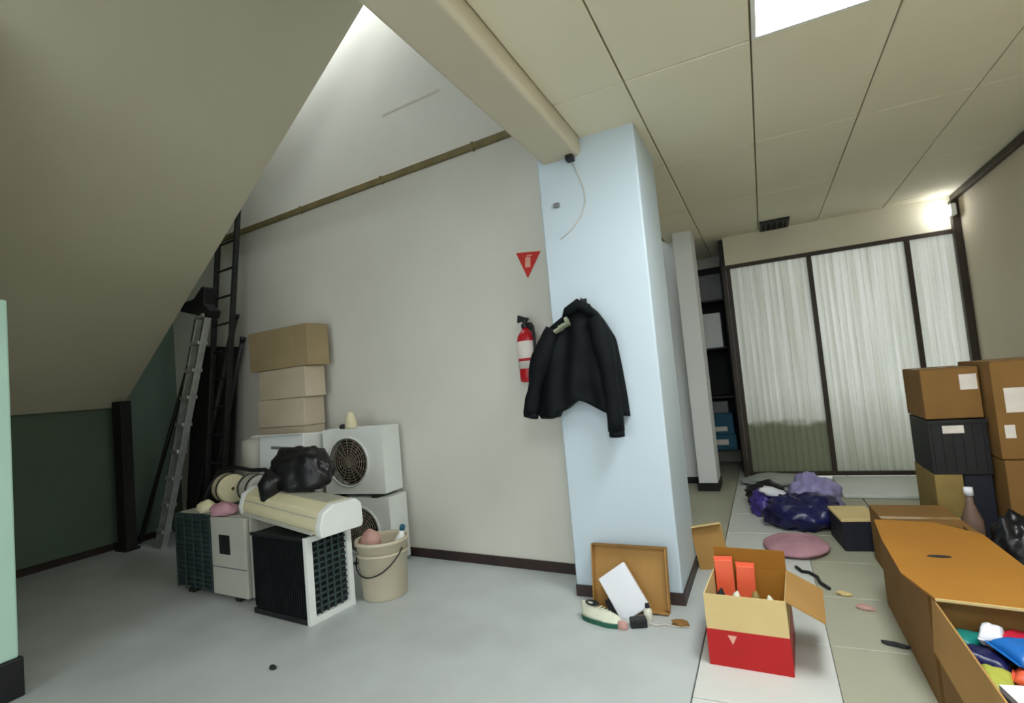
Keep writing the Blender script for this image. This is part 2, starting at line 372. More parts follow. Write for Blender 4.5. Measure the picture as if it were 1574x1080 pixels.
struct('ceiling_back', box(-1.0, 2.15, -3.0, 7.3, 3.08, 3.2), 'plaster', 'floor slab above the suspended ceiling', 'slab')

# big column and the side wall behind it
struct('column', box(XC0, XC1, YC0, YC1, 0, CZ+0.1), 'column', 'white square column with the jacket hanging on it', 'column', bevel=0.012, seg=3)
b = bmesh.new(); bx(b, XC0, XC1+0.012, YC0-0.014, YC0-0.001, 0, 0.07); bx(b, XC1+0.001, XC1+0.012, YC0, YC1, 0, 0.07)
struct('baseboard_column', b, 'skirt', 'dark skirting round the foot of the white column', 'skirting')
struct('wall_corridor', box(-1.3, -1.14, YC1, 8.3, 0, CZ+0.1), 'plaster', 'white side wall set back behind the column', 'wall')
struct('wall_return', box(-1.15, -0.76, 6.72, 6.95, 0, CZ+0.1), 'white', 'white wall return beside the narrow rear pillar', 'wall')
struct('baseboard_return', box(-1.13, -0.762, 6.706, 6.719, 0, 0.075), 'black', 'black skirting on the white wall return', 'skirting')
struct('pillar', box(-0.80, -0.60, 6.3, 6.715, 0, CZ+0.1), 'white', 'narrow off-white pillar at the rear, left of the dark shelves', 'pillar', bevel=0.008)
b = bmesh.new(); bx(b, -0.815, -0.585, 6.285, 6.299, 0, 0.09); bx(b, -0.599, -0.585, 6.299, 6.70, 0, 0.09)
struct('baseboard_pillar', b, 'black', 'black skirting round the narrow rear pillar', 'skirting')

# right wall with dark frame
struct('wall_right', box(2.0, 2.15, -3.0, 7.2, 0, CZ+0.1), 'rwall', 'plain beige side wall on the right', 'wall')
struct('trim_2', box(1.945, 1.999, -1.0, 6.98, CZ-0.06, CZ-0.006), 'brown_trim', 'dark brown rail where the right wall meets the ceiling', 'trim', bevel=0.004)
struct('trim_3', box(1.93, 1.999, 6.92, 6.995, 0.0, CZ-0.062), 'brown_trim', 'dark brown upright in the far right corner', 'trim', bevel=0.004)

# far end: header and ribbed leaves
struct('wall_header', box(-0.3, 2.0, 7.0, 7.15, 2.6, CZ+0.1), 'ceil', 'beige header wall above the ribbed folding screen', 'wall')
struct('wall_side', box(-0.36, -0.302, 7.1, 8.2, 0, CZ+0.1), 'shelf', 'dark side panel between the shelves and the folding screen', 'wall')
struct('wall_far', box(-1.3, -0.2, 8.2, 8.3, 0, CZ+0.1), 'plaster', 'wall behind the dark shelves in the far corner', 'wall')
sc = thing('folding_screen', 'pale ribbed folding screen of three frosted leaves in dark frames', 'screen', (0, 7.02, 0))
obj('top_rail', box(-0.30, 1.995, -0.035, 0.03, 2.555, 2.6), 'brown_trim', sc, bevel=0.004)
obj('bottom_rail', box(-0.30, 1.995, -0.04, 0.03, 0.03, 0.075), 'brown_trim', sc, bevel=0.004)
for xp in (-0.275, 0.60, 1.535): obj('stile', box(xp-0.024, xp+0.024, -0.035, 0.03, 0.075, 2.555), 'brown_trim', sc, bevel=0.004)
for x0, x1_, n in ((-0.253, 0.578, 12), (0.622, 1.513, 13), (1.557, 1.995, 7)):
    wd = (x1_-x0)/n
    for k in range(n):
        b = bmesh.new(); m_ = 6; fr = []; ba = []
        for q in range(m_+1):
            u = q/m_; xx = x0+wd*(k+u); yy = -0.004-0.007*math.sin(PI*u)
            fr.append((xx, yy)); ba.append((xx, yy+0.004))
        V = [[b.verts.new((x, y, z)) for x, y in L] for z in (0.075, 2.555) for L in (fr, ba)]
        for q in range(m_):
            b.faces.new((V[0][q], V[0][q+1], V[2][q+1], V[2][q])); b.faces.new((V[1][q+1], V[1][q], V[3][q], V[3][q+1]))
        for q in (0, m_): b.faces.new((V[0][q], V[2][q], V[3][q], V[1][q]))
        bmesh.ops.recalc_face_normals(b, faces=b.faces)
        obj('slat', b, 'frost', sc, smooth=True)
struct('trim_4', box(0.56, 1.99, 6.02, 6.96, 0.001, 0.03), 'acwhite', 'low white sill in front of the folding screen', 'sill', bevel=0.006)

# ------------------------------------------------------------------ fittings
t = thing('added_lamp', 'added unseen batten lamp brightening the upper wall, high in the gap between the sloping soffit and the long wall', 'lamp', (-3.5, 3.50, 5.55), rot=(math.radians(35), 0, 0))  # unseen lamp added to brighten the upper part of the long wall
obj('housing', box(-1.0, 1.0, -0.13, 0.13, 0.0, 0.08), 'acwhite', t, bevel=0.01)
obj('diffuser', box(-0.98, 0.98, -0.11, 0.11, -0.012, -0.001), 'lamp_added', t)

t = thing('wall_lamp', 'small glowing lamp in the far right corner under the ceiling', 'lamp', (1.915, 6.86, 2.74))
obj('lamp_base', box(-0.02, 0.03, -0.05, 0.05, -0.03, 0.09), 'acwhite', t, bevel=0.008)
b = bmesh.new(); lathe(b, [(0.012, -0.055), (0.04, -0.045), (0.052, -0.01), (0.045, 0.03), (0.02, 0.045)], 16)
obj('lamp_globe', b, 'lamp_wall', t, loc=(-0.06, 0, 0.02), smooth=True)

t = thing('ceiling_vent', 'small black ceiling vent with slats near the folding screen', 'vent', (0.275, 6.72, CZ))
b = bmesh.new(); bx(b, -0.15, 0.15, -0.2, -0.17, -0.03, 0); bx(b, -0.15, 0.15, 0.17, 0.2, -0.03, 0); bx(b, -0.15, -0.12, -0.17, 0.17, -0.03, 0); bx(b, 0.12, 0.15, -0.17, 0.17, -0.03, 0)
obj('frame', b, 'black', t)
obj('backing', box(-0.12, 0.12, -0.17, 0.17, -0.012, -0.001), 'dark', t)
for k in range(4): obj('slat', box(-0.098+k*0.06, -0.082+k*0.06, -0.17, 0.17, -0.028, -0.012), 'black', t)

t = thing('cable_sensor', 'small black box with a thin looping cable at the top of the column', 'sensor', (-0.995, YC0-0.03, 2.865))
obj('case', box(-0.025, 0.025, -0.03, 0.029, -0.06, 0.06), 'black', t, bevel=0.006)
obj('cable', tube(bmesh.new(), [(0.005, 0.02, -0.06), (0.03, 0.025, -0.13), (0.065, 0.026, -0.24), (0.07, 0.026, -0.34), (0.03, 0.026, -0.43), (-0.04, 0.026, -0.5), (-0.125, 0.026, -0.55)], 0.0035, 6), 'joint', t, smooth=True)
obj('clip', box(-0.15, -0.11, 0.012, 0.029, -0.335, -0.305), 'carton_grey', t, bevel=0.003)

# red triangle sign
t = thing('fire_sign', 'red inverted triangle fire sign above the extinguisher', 'sign', tuple(wallpt(-1.515, 2.29, 0.003)), rot=(0, math.radians(7), -AW))
prism(b := bmesh.new(), [(-0.105, 0.08), (0.105, 0.08), (0.0, -0.115)], -0.004, 0.0); obj('plate', b, 'sign_red', t)
prism(b := bmesh.new(), [(-0.022, 0.042), (0.022, 0.042), (0.022, -0.035), (-0.022, -0.035)], -0.006, -0.0041)
obj('pictogram', b, 'sign_pale', t)
prism(b := bmesh.new(), [(-0.010, 0.058), (0.034, 0.058), (0.034, 0.05), (-0.010, 0.047)], -0.006, -0.0041)
obj('pictogram', b, 'sign_pale', t)

# extinguisher
t = thing('fire_extinguisher', 'red fire extinguisher with white label and black valve on the long wall', 'extinguisher', tuple(wallpt(-1.545, 1.395, 0.085)), -AW)
b = bmesh.new(); lathe(b, [(0.05, 0.0), (0.07, 0.01), (0.072, 0.04), (0.072, 0.30), (0.064, 0.34), (0.042, 0.372), (0.026, 0.385), (0.024, 0.4)], 28)
obj('cylinder', b, 'ext_red', t, smooth=True)
b = bmesh.new(); lathe(b, [(0.0735, 0.10), (0.0735, 0.30)], 28); obj('label_sleeve', b, 'label', t, smooth=True, label='white paper label')
b = bmesh.new(); lathe(b, [(0.0740, 0.155), (0.0740, 0.175)], 28); obj('label_band', b, 'ext_red', t, smooth=True)
b = bmesh.new(); lathe(b, [(0.03, 0.4), (0.03, 0.425), (0.02, 0.435), (0.02, 0.46)], 16); obj('valve', b, 'black', t)
prism(b := bmesh.new(), [(-0.06, 0.445), (0.03, 0.455), (0.03, 0.468), (-0.05, 0.5)], -0.012, 0.012); obj('handle', b, 'black', t)
obj('hose', tube(bmesh.new(), [(0.02, -0.02, 0.43), (0.07, -0.04, 0.42), (0.09, -0.045, 0.34), (0.085, -0.04, 0.22), (0.08, -0.04, 0.12)], 0.011, 8), 'black', t, smooth=True)
obj('bracket', box(-0.03, 0.03, 0.06, 0.084, 0.24, 0.42), 'iron', t)

# ------------------------------------------------------------------ jacket on the column
t = thing('jacket', 'black jacket with a pale chest emblem hanging on the white column', 'jacket', (-1.03, YC0, 0))
def cloth(outline, depth, ncol=34, folds=7, seed=0, hem=None, tz=None):
    # outline: list of (z, xl, xr); front sheet swells away from the column, back sheet stays close to it
    b = bmesh.new(); F_, B_ = [], []
    rows = len(outline)
    for i, (z, xl, xr) in enumerate(outline):
        s = i/(rows-1); fr, br = [], []
        for k in range(ncol+1):
            u = k/ncol; x = xl+(xr-xl)*u
            e = math.sqrt(max(0.0, 1-(2*u-1)**2))
            rip = 0.018*s*math.sin(u*PI*folds+seed+1.1*math.sin(3*s)) + 0.022*noise.noise(Vector((u*4+seed, s*3, seed)))
            y = -0.02-depth*(0.35+0.65*min(1, s*2.2))*e - rip*e*1.4
            zz = z+(hem(u) if hem else 0)*max(0, (s-0.45)/0.55)
            fr.append(b.verts.new((x, y, zz))); br.append(b.verts.new((x, -0.012-0.01*e, zz)))
        F_.append(fr); B_.append(br)
    for i in range(rows-1):
        for k in range(ncol):
            b.faces.new((F_[i][k], F_[i+1][k], F_[i+1][k+1], F_[i][k+1])); b.faces.new((B_[i][k+1], B_[i+1][k+1], B_[i+1][k], B_[i][k]))
        b.faces.new((F_[i][0], B_[i][0], B_[i+1][0], F_[i+1][0])); b.faces.new((F_[i][-1], F_[i+1][-1], B_[i+1][-1], B_[i][-1]))
    for k in range(ncol):
        b.faces.new((F_[0][k], F_[0][k+1], B_[0][k+1], B_[0][k])); b.faces.new((F_[-1][k+1], F_[-1][k], B_[-1][k], B_[-1][k+1]))
    return b
def lerp_outline(keys, n):
    out = []
    for i in range(n):
        z = keys[0][0]+(keys[-1][0]-keys[0][0])*i/(n-1)
        for a, c_ in zip(keys, keys[1:]):
            if a[0] >= z >= c_[0]-1e-6:
                u = (a[0]-z)/(a[0]-c_[0]); out.append((z, a[1]+(c_[1]-a[1])*u, a[2]+(c_[2]-a[2])*u)); break
    return out
keys = [(1.855, -0.02, 0.06), (1.81, -0.11, 0.11), (1.74, -0.225, 0.155), (1.62, -0.27, 0.215), (1.45, -0.32, 0.235), (1.28, -0.37, 0.25), (1.16, -0.39, 0.255)]
hem = lambda u: 0.02 + 0.075*math.exp(-((u-0.55)/0.14)**2) - 0.05*max(0, u-0.75)*4 + (-0.03 if 0.1 < u < 0.3 else 0)
obj('jacket_body', cloth(lerp_outline(keys, 26), 0.125, seed=2, hem=hem), 'jacket', t, smooth=True)
def sleeve(pts, rs, seed):
    b = bmesh.new(); tube(b, pts, rs, 18)
    for v in b.verts:
        d = noise.noise(Vector((v.co.x*9+seed, v.co.y*9, v.co.z*14)))*0.009; v.co += Vector((d, d*0.8, 0))
    return b
def smooth_pts(p0, p1, p2, n=14):
    p0, p1, p2 = Vector(p0), Vector(p1), Vector(p2); return [p0*(1-u)**2+p1*2*u*(1-u)+p2*u*u for u in [i/(n-1) for i in range(n)]]
obj('sleeve', sleeve(smooth_pts((-0.165, -0.10, 1.72), (-0.30, -0.12, 1.50), (-0.375, -0.10, 1.19)), [0.05+0.018*math.sin(PI*min(1, i/9)) for i in range(14)], 1), 'jacket', t, smooth=True)
obj('sleeve', sleeve(smooth_pts((0.11, -0.10, 1.75), (0.19, -0.135, 1.55), (0.185, -0.11, 1.055)), [0.048+0.016*math.sin(PI*min(1, i/8)) for i in range(14)], 4), 'jacket', t, smooth=True)
b = bmesh.new(); tube(b, [(-0.09, -0.075, 1.775), (-0.05, -0.115, 1.82), (0.02, -0.12, 1.855), (0.07, -0.10, 1.825), (0.10, -0.075, 1.765)], [0.022, 0.032, 0.036, 0.032, 0.022], 12)
obj('collar', b, 'jacket', t, smooth=True)
for i, (x, z, wd, h) in enumerate([(-0.075, 1.735, 0.075, 0.02), (-0.055, 1.765, 0.02, 0.035), (-0.115, 1.712, 0.06, 0.016)]):
    mx = Matrix.Translation((x, -0.163, z)) @ Matrix.Rotation(math.radians(-22), 4, 'Y') @ Matrix.Rotation(math.radians(-22), 4, 'X')
    obj('emblem', box(-wd/2, wd/2, 0.0, 0.03, -h/2, h/2, mx), 'emblem', t, label='pale embroidered emblem' if i == 0 else None)
obj('cuff', tube(bmesh.new(), [(-0.37, -0.10, 1.20), (-0.38, -0.10, 1.165)], 0.05, 16), 'jacket', t, smooth=True)
obj('cuff', tube(bmesh.new(), [(0.185, -0.11, 1.06), (0.184, -0.108, 1.02)], 0.047, 16), 'jacket', t, smooth=True)
hk = thing('wall_hook', 'small dark hook carrying the black jacket', 'hook', (-1.0, YC0, 1.86))
obj('hook_plate', box(-0.015, 0.015, -0.008, 0.0, -0.03, 0.04), 'iron', hk); obj('hook_arm', tube(bmesh.new(), [(0, -0.006, 0.02), (0, -0.05, 0.01), (0, -0.075, 0.035)], 0.006, 8), 'iron', hk, smooth=True)

# ------------------------------------------------------------------ ladders and poles in the corner
def bar(a, b_, wx, wy, side):
    a, b_ = Vector(a), Vector(b_); d = (b_-a); L = d.length; d.normalize(); s = (Vector(side)-d*Vector(side).dot(d)).normalized(); n = d.cross(s)
    mx = Matrix.Translation(a) @ Matrix(((s.x, n.x, d.x, 0), (s.y, n.y, d.y, 0), (s.z, n.z, d.z, 0), (0, 0, 0, 1)))
    return box(-wx/2, wx/2, -wy/2, wy/2, 0, L, mx)
def ladder(name, label, bl, br, tl, tr, n, m, railw=(0.03, 0.055), rung_r=0.013, treads=None, mt=None, f0=0.07, f1=0.97):
    base = (Vector(bl)+Vector(br))/2; base.z = 0
    t = thing(name, label, 'ladder', tuple(base))
    bl, br, tl, tr = [Vector(p)-base for p in (bl, br, tl, tr)]
    side = (br-bl).normalized()
    obj('rail', bar(bl, tl, *railw, side), m, t, bevel=0.004); obj('rail', bar(br, tr, *railw, side), m, t, bevel=0.004)
    for i in range(n):
        f = f0+(f1-f0)*i/(n-1); a, b_ = bl.lerp(tl, f), br.lerp(tr, f)
        if treads: obj('tread', bar(a, b_, treads[0], treads[1], (0, -1, 0.05)), mt or m, t, bevel=0.003)
        else: obj('rung', tube(bmesh.new(), [a, b_], rung_r, 10), mt or m, t, smooth=True)
    return t
ladder('tall_ladder', 'tall black iron ladder leaning on the long wall behind the soffit edge', (-5.46, 3.62, 0), (-5.12, 3.56, 0), (-5.12, 3.80, 3.85), (-4.76, 3.76, 3.85), 13, 'iron', (0.035, 0.05), 0.012)
al = ladder('step_ladder', 'aluminium stepladder with black top cap leaning in the dark corner', (-6.05, 3.50, 0), (-5.88, 3.46, 0), (-5.28, 3.60, 2.45), (-5.08, 3.56, 2.45), 9, 'alu', (0.035, 0.06), treads=(0.10, 0.035), mt='alu')
rb = Vector(al.location)
for a, c_ in (((-6.25, 3.62, 0), (-5.42, 3.66, 2.4)), ((-6.12, 3.60, 0), (-5.28, 3.64, 2.4))):
    obj('rear_leg', bar(Vector(a)-rb, Vector(c_)-rb, 0.05, 0.04, (1, 0, 0)), 'iron', al, bevel=0.004)
mx = Matrix.Translation(Vector((-5.26, 3.58, 2.44))-rb) @ Matrix.Rotation(math.radians(18), 4, 'Y')
b = bmesh.new(); prism(b, [(-0.24, -0.05), (0.24, -0.03), (0.25, 0.05), (0.12, 0.10), (0.09, 0.26), (0.05, 0.27), (-0.05, 0.12), (-0.22, 0.05)], -0.06, 0.06, mx)
obj('top_cap', b, 'black', al, bevel=0.01, label='black plastic top cap')
for i, (a, c_, r, lab) in enumerate([((-5.78, 3.66, 0.02), (-5.02, 3.80, 2.35), 0.03, 'black pole leaning between the two ladders, nearest the stepladder'),
                                ((-5.62, 3.72, 0.02), (-4.98, 3.84, 2.1), 0.024, 'black pole leaning between the two ladders, nearest the tall ladder'),
                                ((-6.38, 3.50, 0.02), (-5.66, 3.70, 1.95), 0.022, 'thin dark pole leaning left of the stepladder against the green wall')]):
    a, c_ = Vector(a), Vector(c_); o_ = Vector((a.x, a.y, 0))
    p = thing('pole', lab, 'pole', tuple(o_), group='dark poles in the corner')
    obj('shaft', tube(bmesh.new(), [a-o_, c_-o_], r, 12), 'iron', p, smooth=True); obj('end_cap', tube(bmesh.new(), [c_-o_, c_-o_+(c_-a).normalized()*0.05], r*1.25, 12), 'black', p, smooth=True)
t = thing('dark_board', 'dark stained board leaning on the long wall behind the ladders', 'board', (-5.72, 3.83, 0))
obj('panel', bar((0, 0, 0), (0.25, 0.06, 2.1), 0.74, 0.02, (1, 0, 0)), 'darkwood', t, bevel=0.003)
for k in (0.18, 0.85): obj('batten', bar((0.25*k*1.0-0.34, -0.022+0.06*k, 2.1*k), (0.25*k+0.34, -0.022+0.06*k, 2.1*k-0.06), 0.06, 0.02, (0, 0, 1)), 'darkwood', t)

# ------------------------------------------------------------------ cartons behind the air conditioners
def carton(name, label, x0, x1, y0, y1, h, z, m='kraft', rz=0.0, tape=True, labels=(), group=None, tilt=0.0, cat='box', topm=None):
    t = thing(name, label, cat, ((x0+x1)/2, (y0+y1)/2, z), rz, group, rot=(tilt, 0, rz))
    hx, hy = (x1-x0)/2, (y1-y0)/2
    obj('carton_body', box(-hx, hx, -hy, hy, 0, h-0.004), m, t, bevel=0.006)
    for s in (-1, 1): obj('flap', box(-hx+0.002, hx-0.002, 0.0015 if s > 0 else -hy+0.002, hy-0.002 if s > 0 else -0.0015, h-0.0038, h), topm or m, t)
    if tape: obj('tape', box(-hx-0.001, hx+0.001, -0.025, 0.025, h+0.0002, h+0.001), 'tape', t)
    for face, u, v, lw, lh in labels:            # paper labels on the front (y-), left (x-) or top
        if face == 'f': obj('paper_label', box(u-lw/2, u+lw/2, -hy-0.002, -hy-0.0003, v-lh/2, v+lh/2), 'label', t, label='white paper label')
        elif face == 'l': obj('paper_label', box(-hx-0.002, -hx-0.0003, u-lw/2, u+lw/2, v-lh/2, v+lh/2), 'label', t, label='white paper label')
    return t
carton('tall_carton', 'tall pale beige carton standing behind the air conditioners', -4.50, -3.80, 3.56, 3.78, 1.18, 0, 'carton_beige', -AW)
carton('flat_carton', 'pale beige carton, lower of two on the tall carton by the wall', -4.46, -3.80, 3.55, 3.78, 0.26, 1.183, 'carton_beige', -AW+0.03)
carton('flat_carton', 'pale beige carton, upper of two on the tall carton by the wall', -4.44, -3.74, 3.55, 3.77, 0.28, 1.446, 'carton_beige', -AW-0.02)
carton('tan_carton', 'tan carton topmost on the stack against the long wall', -4.54, -3.68, 3.54, 3.78, 0.38, 1.73, 'carton_tan', -AW+0.01)

# ------------------------------------------------------------------ air conditioners
def condenser(label, loc, rz, w_, h, d, fx, fr, m='acwhite', ring='fan_brown'):
    t = thing('outdoor_air_conditioner', label, 'air conditioner', loc, rz, 'outdoor air conditioner units')
    hx, hy, fz = w_/2, d/2, h*0.5+0.01
    b = bmesh.new(); bx(b, -hx, hx, -hy+0.07, hy, 0.03, h)
    bx(b, -hx, hx, -hy+0.012, -hy+0.07, h-0.012, h); bx(b, -hx, hx, -hy+0.012, -hy+0.07, 0.03, 0.042)
    bx(b, -hx, -hx+0.012, -hy+0.012, -hy+0.07, 0.042, h-0.012); bx(b, hx-0.012, hx, -hy+0.012, -hy+0.07, 0.042, h-0.012)
    obj('casing', b, m, t)
    fp = obj('front_panel', plate_hole(bmesh.new(), -hx, hx, 0.03, h, -hy, -hy+0.012, fx, fz, fr), m, t)
    b = bmesh.new(); lathe(b, [(fr+0.012, -hy+0.0), (fr+0.014, -hy-0.012), (fr-0.002, -hy-0.012), (fr-0.002, -hy)], 48, (fx, 0, fz), 'y', close=True); obj('shroud_ring', b, m, fp, smooth=True)
    obj('fan_cavity', lathe(bmesh.new(), [(fr-0.001, -hy+0.066), (fr-0.001, -hy+0.069)], 40, (fx, 0, fz), 'y'), 'dark', t)
    gr = bmesh.new()
    for q in range(1, 9):
        r = fr*q/8.6
        lathe(gr, [(r-0.0035, -hy-0.004), (r, -hy-0.008), (r+0.0035, -hy-0.004), (r, -hy)], 36, (fx, 0, fz), 'y', close=True)
    for q in range(8):
        a = PI*q/8; tube(gr, [(fx-fr*math.cos(a), -hy-0.004, fz-fr*math.sin(a)), (fx+fr*math.cos(a), -hy-0.004, fz+fr*math.sin(a))], 0.003, 6)
    obj('fan_grille', gr, ring, t, smooth=True)
    obj('fan_hub', lathe(bmesh.new(), [(0.045, -hy+0.02), (0.05, -hy+0.066)], 20, (fx, 0, fz), 'y'), 'fan_brown', t)
    for q in range(3):
        a = 2*PI*q/3; b = bmesh.new(); pts = []
        for s in range(7):
            u = s/6; aa = a+u*1.5; r1 = fr*0.92
            pts.append((fx+0.04*math.cos(aa), -hy+0.06-0.04*u, fz+0.04*math.sin(aa))); pts.append((fx+r1*math.cos(aa), -hy+0.06-0.04*u, fz+r1*math.sin(aa)))
        vs = [b.verts.new(p) for p in pts]
        for s in range(6): b.faces.new((vs[2*s], vs[2*s+1], vs[2*s+3], vs[2*s+2]))
        bmesh.ops.solidify(b, geom=b.faces[:], thickness=0.003); obj('fan_blade', b, 'fan_brown', t, smooth=True)
    for s in (-1, 1): obj('foot', box(s*hx*0.65-0.03, s*hx*0.65+0.03, -hy-0.01, hy+0.01, 0, 0.03), 'iron', t)
    return t
condenser('white outdoor air conditioner standing on the floor, lower of the stacked pair', (-3.17, 3.565, 0), math.radians(2), 0.62, 0.56, 0.24, 0.0, 0.19)
condenser('white outdoor air conditioner with round brown fan, upper of the stacked pair', (-3.20, 3.565, 0.562), math.radians(3), 0.62, 0.575, 0.24, -0.05, 0.20)
# a broken-off valve cover and cup on top
t = thing('cream_cup', 'small cream cup with dark lid on top of the upper air conditioner', 'cup', (-3.24, 3.50, 1.139))
b = bmesh.new(); lathe(b, [(0.05, 0), (0.055, 0.01), (0.045, 0.08), (0.03, 0.12), (0.02, 0.135)], 20); obj('cup_body', b, 'accream', t, smooth=True)
b = bmesh.new(); lathe(b, [(0.022, 0.0), (0.03, 0.008), (0.028, 0.03), (0.012, 0.04)], 14, (-0.075, -0.02, 0)); obj('lid', b, 'black', t, smooth=True)

# grey-white unit behind the black bag
condenser('white outdoor air conditioner under the white carton, half hidden by the clutter', (-3.95, 3.35, 0), 0.02, 0.72, 0.70, 0.26, -0.1, 0.2)
t = thing('white_carton', 'white carton with a grey stripe behind the black bag', 'box', (-3.79, 3.34, 0.70), 0.06, rot=(math.radians(-4), 0, 0.04))
obj('carton_body', box(-0.27, 0.24, -0.12, 0.12, 0.012, 0.43), 'acwhite', t, bevel=0.01); obj('stripe', box(-0.15, 0.14, -0.123, -0.1205, 0.30, 0.325), 'carton_grey', t, rot=(0, math.radians(4), 0)); obj('flap', box(-0.27, 0.24, -0.18, -0.118, 0.426, 0.432), 'acwhite', t)
t = thing('cream_canister', 'pale grey rounded canister left of the white carton', 'canister', (-4.20, 3.32, 0.70))
b = bmesh.new(); lathe(b, [(0.10, 0), (0.125, 0.02), (0.125, 0.36), (0.11, 0.40), (0.05, 0.415)], 28); obj('canister_body', b, 'acgrey', t, smooth=True)
b = bmesh.new(); lathe(b, [(0.05, 0.415), (0.05, 0.435)], 20); obj('cap', b, 'acgrey', t, smooth=True)

# left condenser: dark grille on the left, grey service panel on the right
t = thing('outdoor_air_conditioner', 'grey outdoor air conditioner with dark teal grille and black plate, leftmost of the units', 'air conditioner', (-3.90, 2.795, 0), -0.07, 'outdoor air conditioner units')
obj('casing', box(-0.455, 0.455, -0.13, 0.17, 0.03, 0.61), 'acgrey', t, bevel=0.012)
obj('service_panel', box(0.03, 0.452, -0.165, -0.131, 0.035, 0.605), 'acgrey', t, bevel=0.008)
gp = obj('grille_recess', box(-0.45, 0.028, -0.14, -0.131, 0.035, 0.605), 'teal_dark', t)
for k in range(15): obj('grille_slat', box(-0.45, 0.028, -0.160, -0.141, 0.05+k*0.037, 0.060+k*0.037), 'teal_dark', gp)
for k in range(5): obj('grille_bar', box(-0.45+k*0.115, -0.438+k*0.115, -0.165, -0.161, 0.035, 0.605), 'teal_dark', gp)
obj('grille_end', box(-0.455, -0.4505, -0.1655, -0.131, 0.035, 0.605), 'teal_dark', gp)
obj('rating_plate', box(0.135, 0.265, -0.169, -0.1655, 0.335, 0.475), 'black', t, bevel=0.003, label='black square plate')
obj('panel_seam', box(0.03, 0.452, -0.1665, -0.1652, 0.235, 0.243), 'carton_grey', t)
for s in (-1, 1): obj('foot', box(s*0.3-0.03, s*0.3+0.03, -0.15, 0.18, 0, 0.03), 'iron', t)

# middle unit: dark front, white framed side with black mesh
t = thing('outdoor_air_conditioner', 'black-fronted outdoor air conditioner with a white-framed mesh side, beside the bucket', 'air conditioner', (-2.985, 2.655, 0), math.radians(-6), 'outdoor air conditioner units')
obj('casing', box(-0.30, 0.262, -0.155, 0.175, 0.02, 0.535), 'coil', t, bevel=0.006)
for k in range(23): obj('coil_fin', box(-0.285+k*0.0235, -0.281+k*0.0235, -0.168, -0.1555, 0.05, 0.515), 'coil', t)
b = bmesh.new()
bx(b, 0.263, 0.292, -0.172, -0.125, 0.0, 0.54); bx(b, 0.263, 0.292, 0.15, 0.19, 0.0, 0.54); bx(b, 0.263, 0.292, -0.125, 0.15, 0.0, 0.04); bx(b, 0.263, 0.292, -0.125, 0.15, 0.505, 0.54)
sf = obj('side_frame', b, 'acwhite', t)
for k in range(4): obj('mesh_bar', box(0.268, 0.282, -0.078+k*0.055, -0.068+k*0.055, 0.04, 0.505), 'teal_dark', sf)
for k in range(11): obj('mesh_bar', box(0.2635, 0.276, -0.125, 0.15, 0.075+k*0.039, 0.087+k*0.039), 'teal_dark', sf)
obj('front_rail', box(-0.30, 0.262, -0.172, -0.156, 0.0, 0.035), 'coil', t); obj('front_rail', box(-0.30, 0.262, -0.172, -0.156, 0.52, 0.54), 'coil', t)

# cream indoor unit lying across the outdoor units
t = thing('indoor_air_conditioner', 'long cream wall-mounted air conditioner lying across the outdoor units', 'air conditioner', (-3.06, 2.71, 0.582), rot=(0, math.radians(3.6), math.radians(-12)))
prof = [(-0.14, 0.0), (0.15, 0.0), (0.16, 0.03), (0.15, 0.15), (0.11, 0.185), (-0.06, 0.185), (-0.13, 0.145), (-0.155, 0.055)]
b = bmesh.new(); mx = Matrix.Rotation(PI/2, 4, 'Z'); prism(b, prof, -0.50, 0.50, Matrix(((0, 1, 0, 0), (1, 0, 0, 0), (0, 0, 1, 0), (0, 0, 0, 1))))
obj('casing', b, 'accream', t, bevel=0.012, seg=3)
b = bmesh.new(); prism(b, [(y*1.03, -0.004+z*1.04) for y, z in prof], 0.47, 0.53, Matrix(((0, 1, 0, 0), (1, 0, 0, 0), (0, 0, 1, 0), (0, 0, 0, 1)))); obj('end_cap', b, 'acwhite', t, bevel=0.01)
b = bmesh.new(); prism(b, [(y*1.03, -0.004+z*1.04) for y, z in prof], -0.53, -0.47, Matrix(((0, 1, 0, 0), (1, 0, 0, 0), (0, 0, 1, 0), (0, 0, 0, 1)))); obj('end_cap', b, 'acwhite', t, bevel=0.01)
obj('air_flap', box(-0.44, 0.44, -0.163, -0.1435, 0.03, 0.05), 'acgrey', t, rot=(math.radians(8), 0, 0))
obj('panel_line', box(-0.46, 0.46, -0.146, -0.136, 0.106, 0.111), 'acgrey', t)
for k in range(9): obj('intake_slat', box(-0.44, 0.44, -0.045+k*0.017, -0.037+k*0.017, 0.1852, 0.189), 'acgrey', t)

# rolls and bag on the left unit
def roll(label, loc, rz, L, r, m, tilt=0.0):
    t = thing('insulation_roll', label, 'roll', loc, group='rolls on the air conditioners', rot=(0, 0, rz))
    prof = [(r*0.12, -L/2+0.006), (r*0.9, -L/2), (r, -L/2+0.015), (r, L/2-0.015), (r*0.9, L/2), (r*0.12, L/2-0.006)]
    obj('wrap', lathe(bmesh.new(), prof, 26, (0, 0, r), 'y', close=True), m, t, smooth=False, bevel=0.004)
    for s in (-0.28, 0.3): obj('strap', lathe(bmesh.new(), [(r*1.0, L*s-0.014), (r*1.03, L*s-0.014), (r*1.03, L*s+0.014), (r*1.0, L*s+0.014)], 26, (0, 0, r), 'y', close=True), 'black', t)
    return t
roll('cream insulation roll with dark straps at the left end of the leftmost unit', (-4.20, 3.03, 0.61), math.radians(70), 0.24, 0.12, 'accream')
roll('grey-cream insulation roll between the other roll and the black bag', (-3.88, 3.04, 0.61), math.radians(74), 0.26, 0.115, 'acgrey')
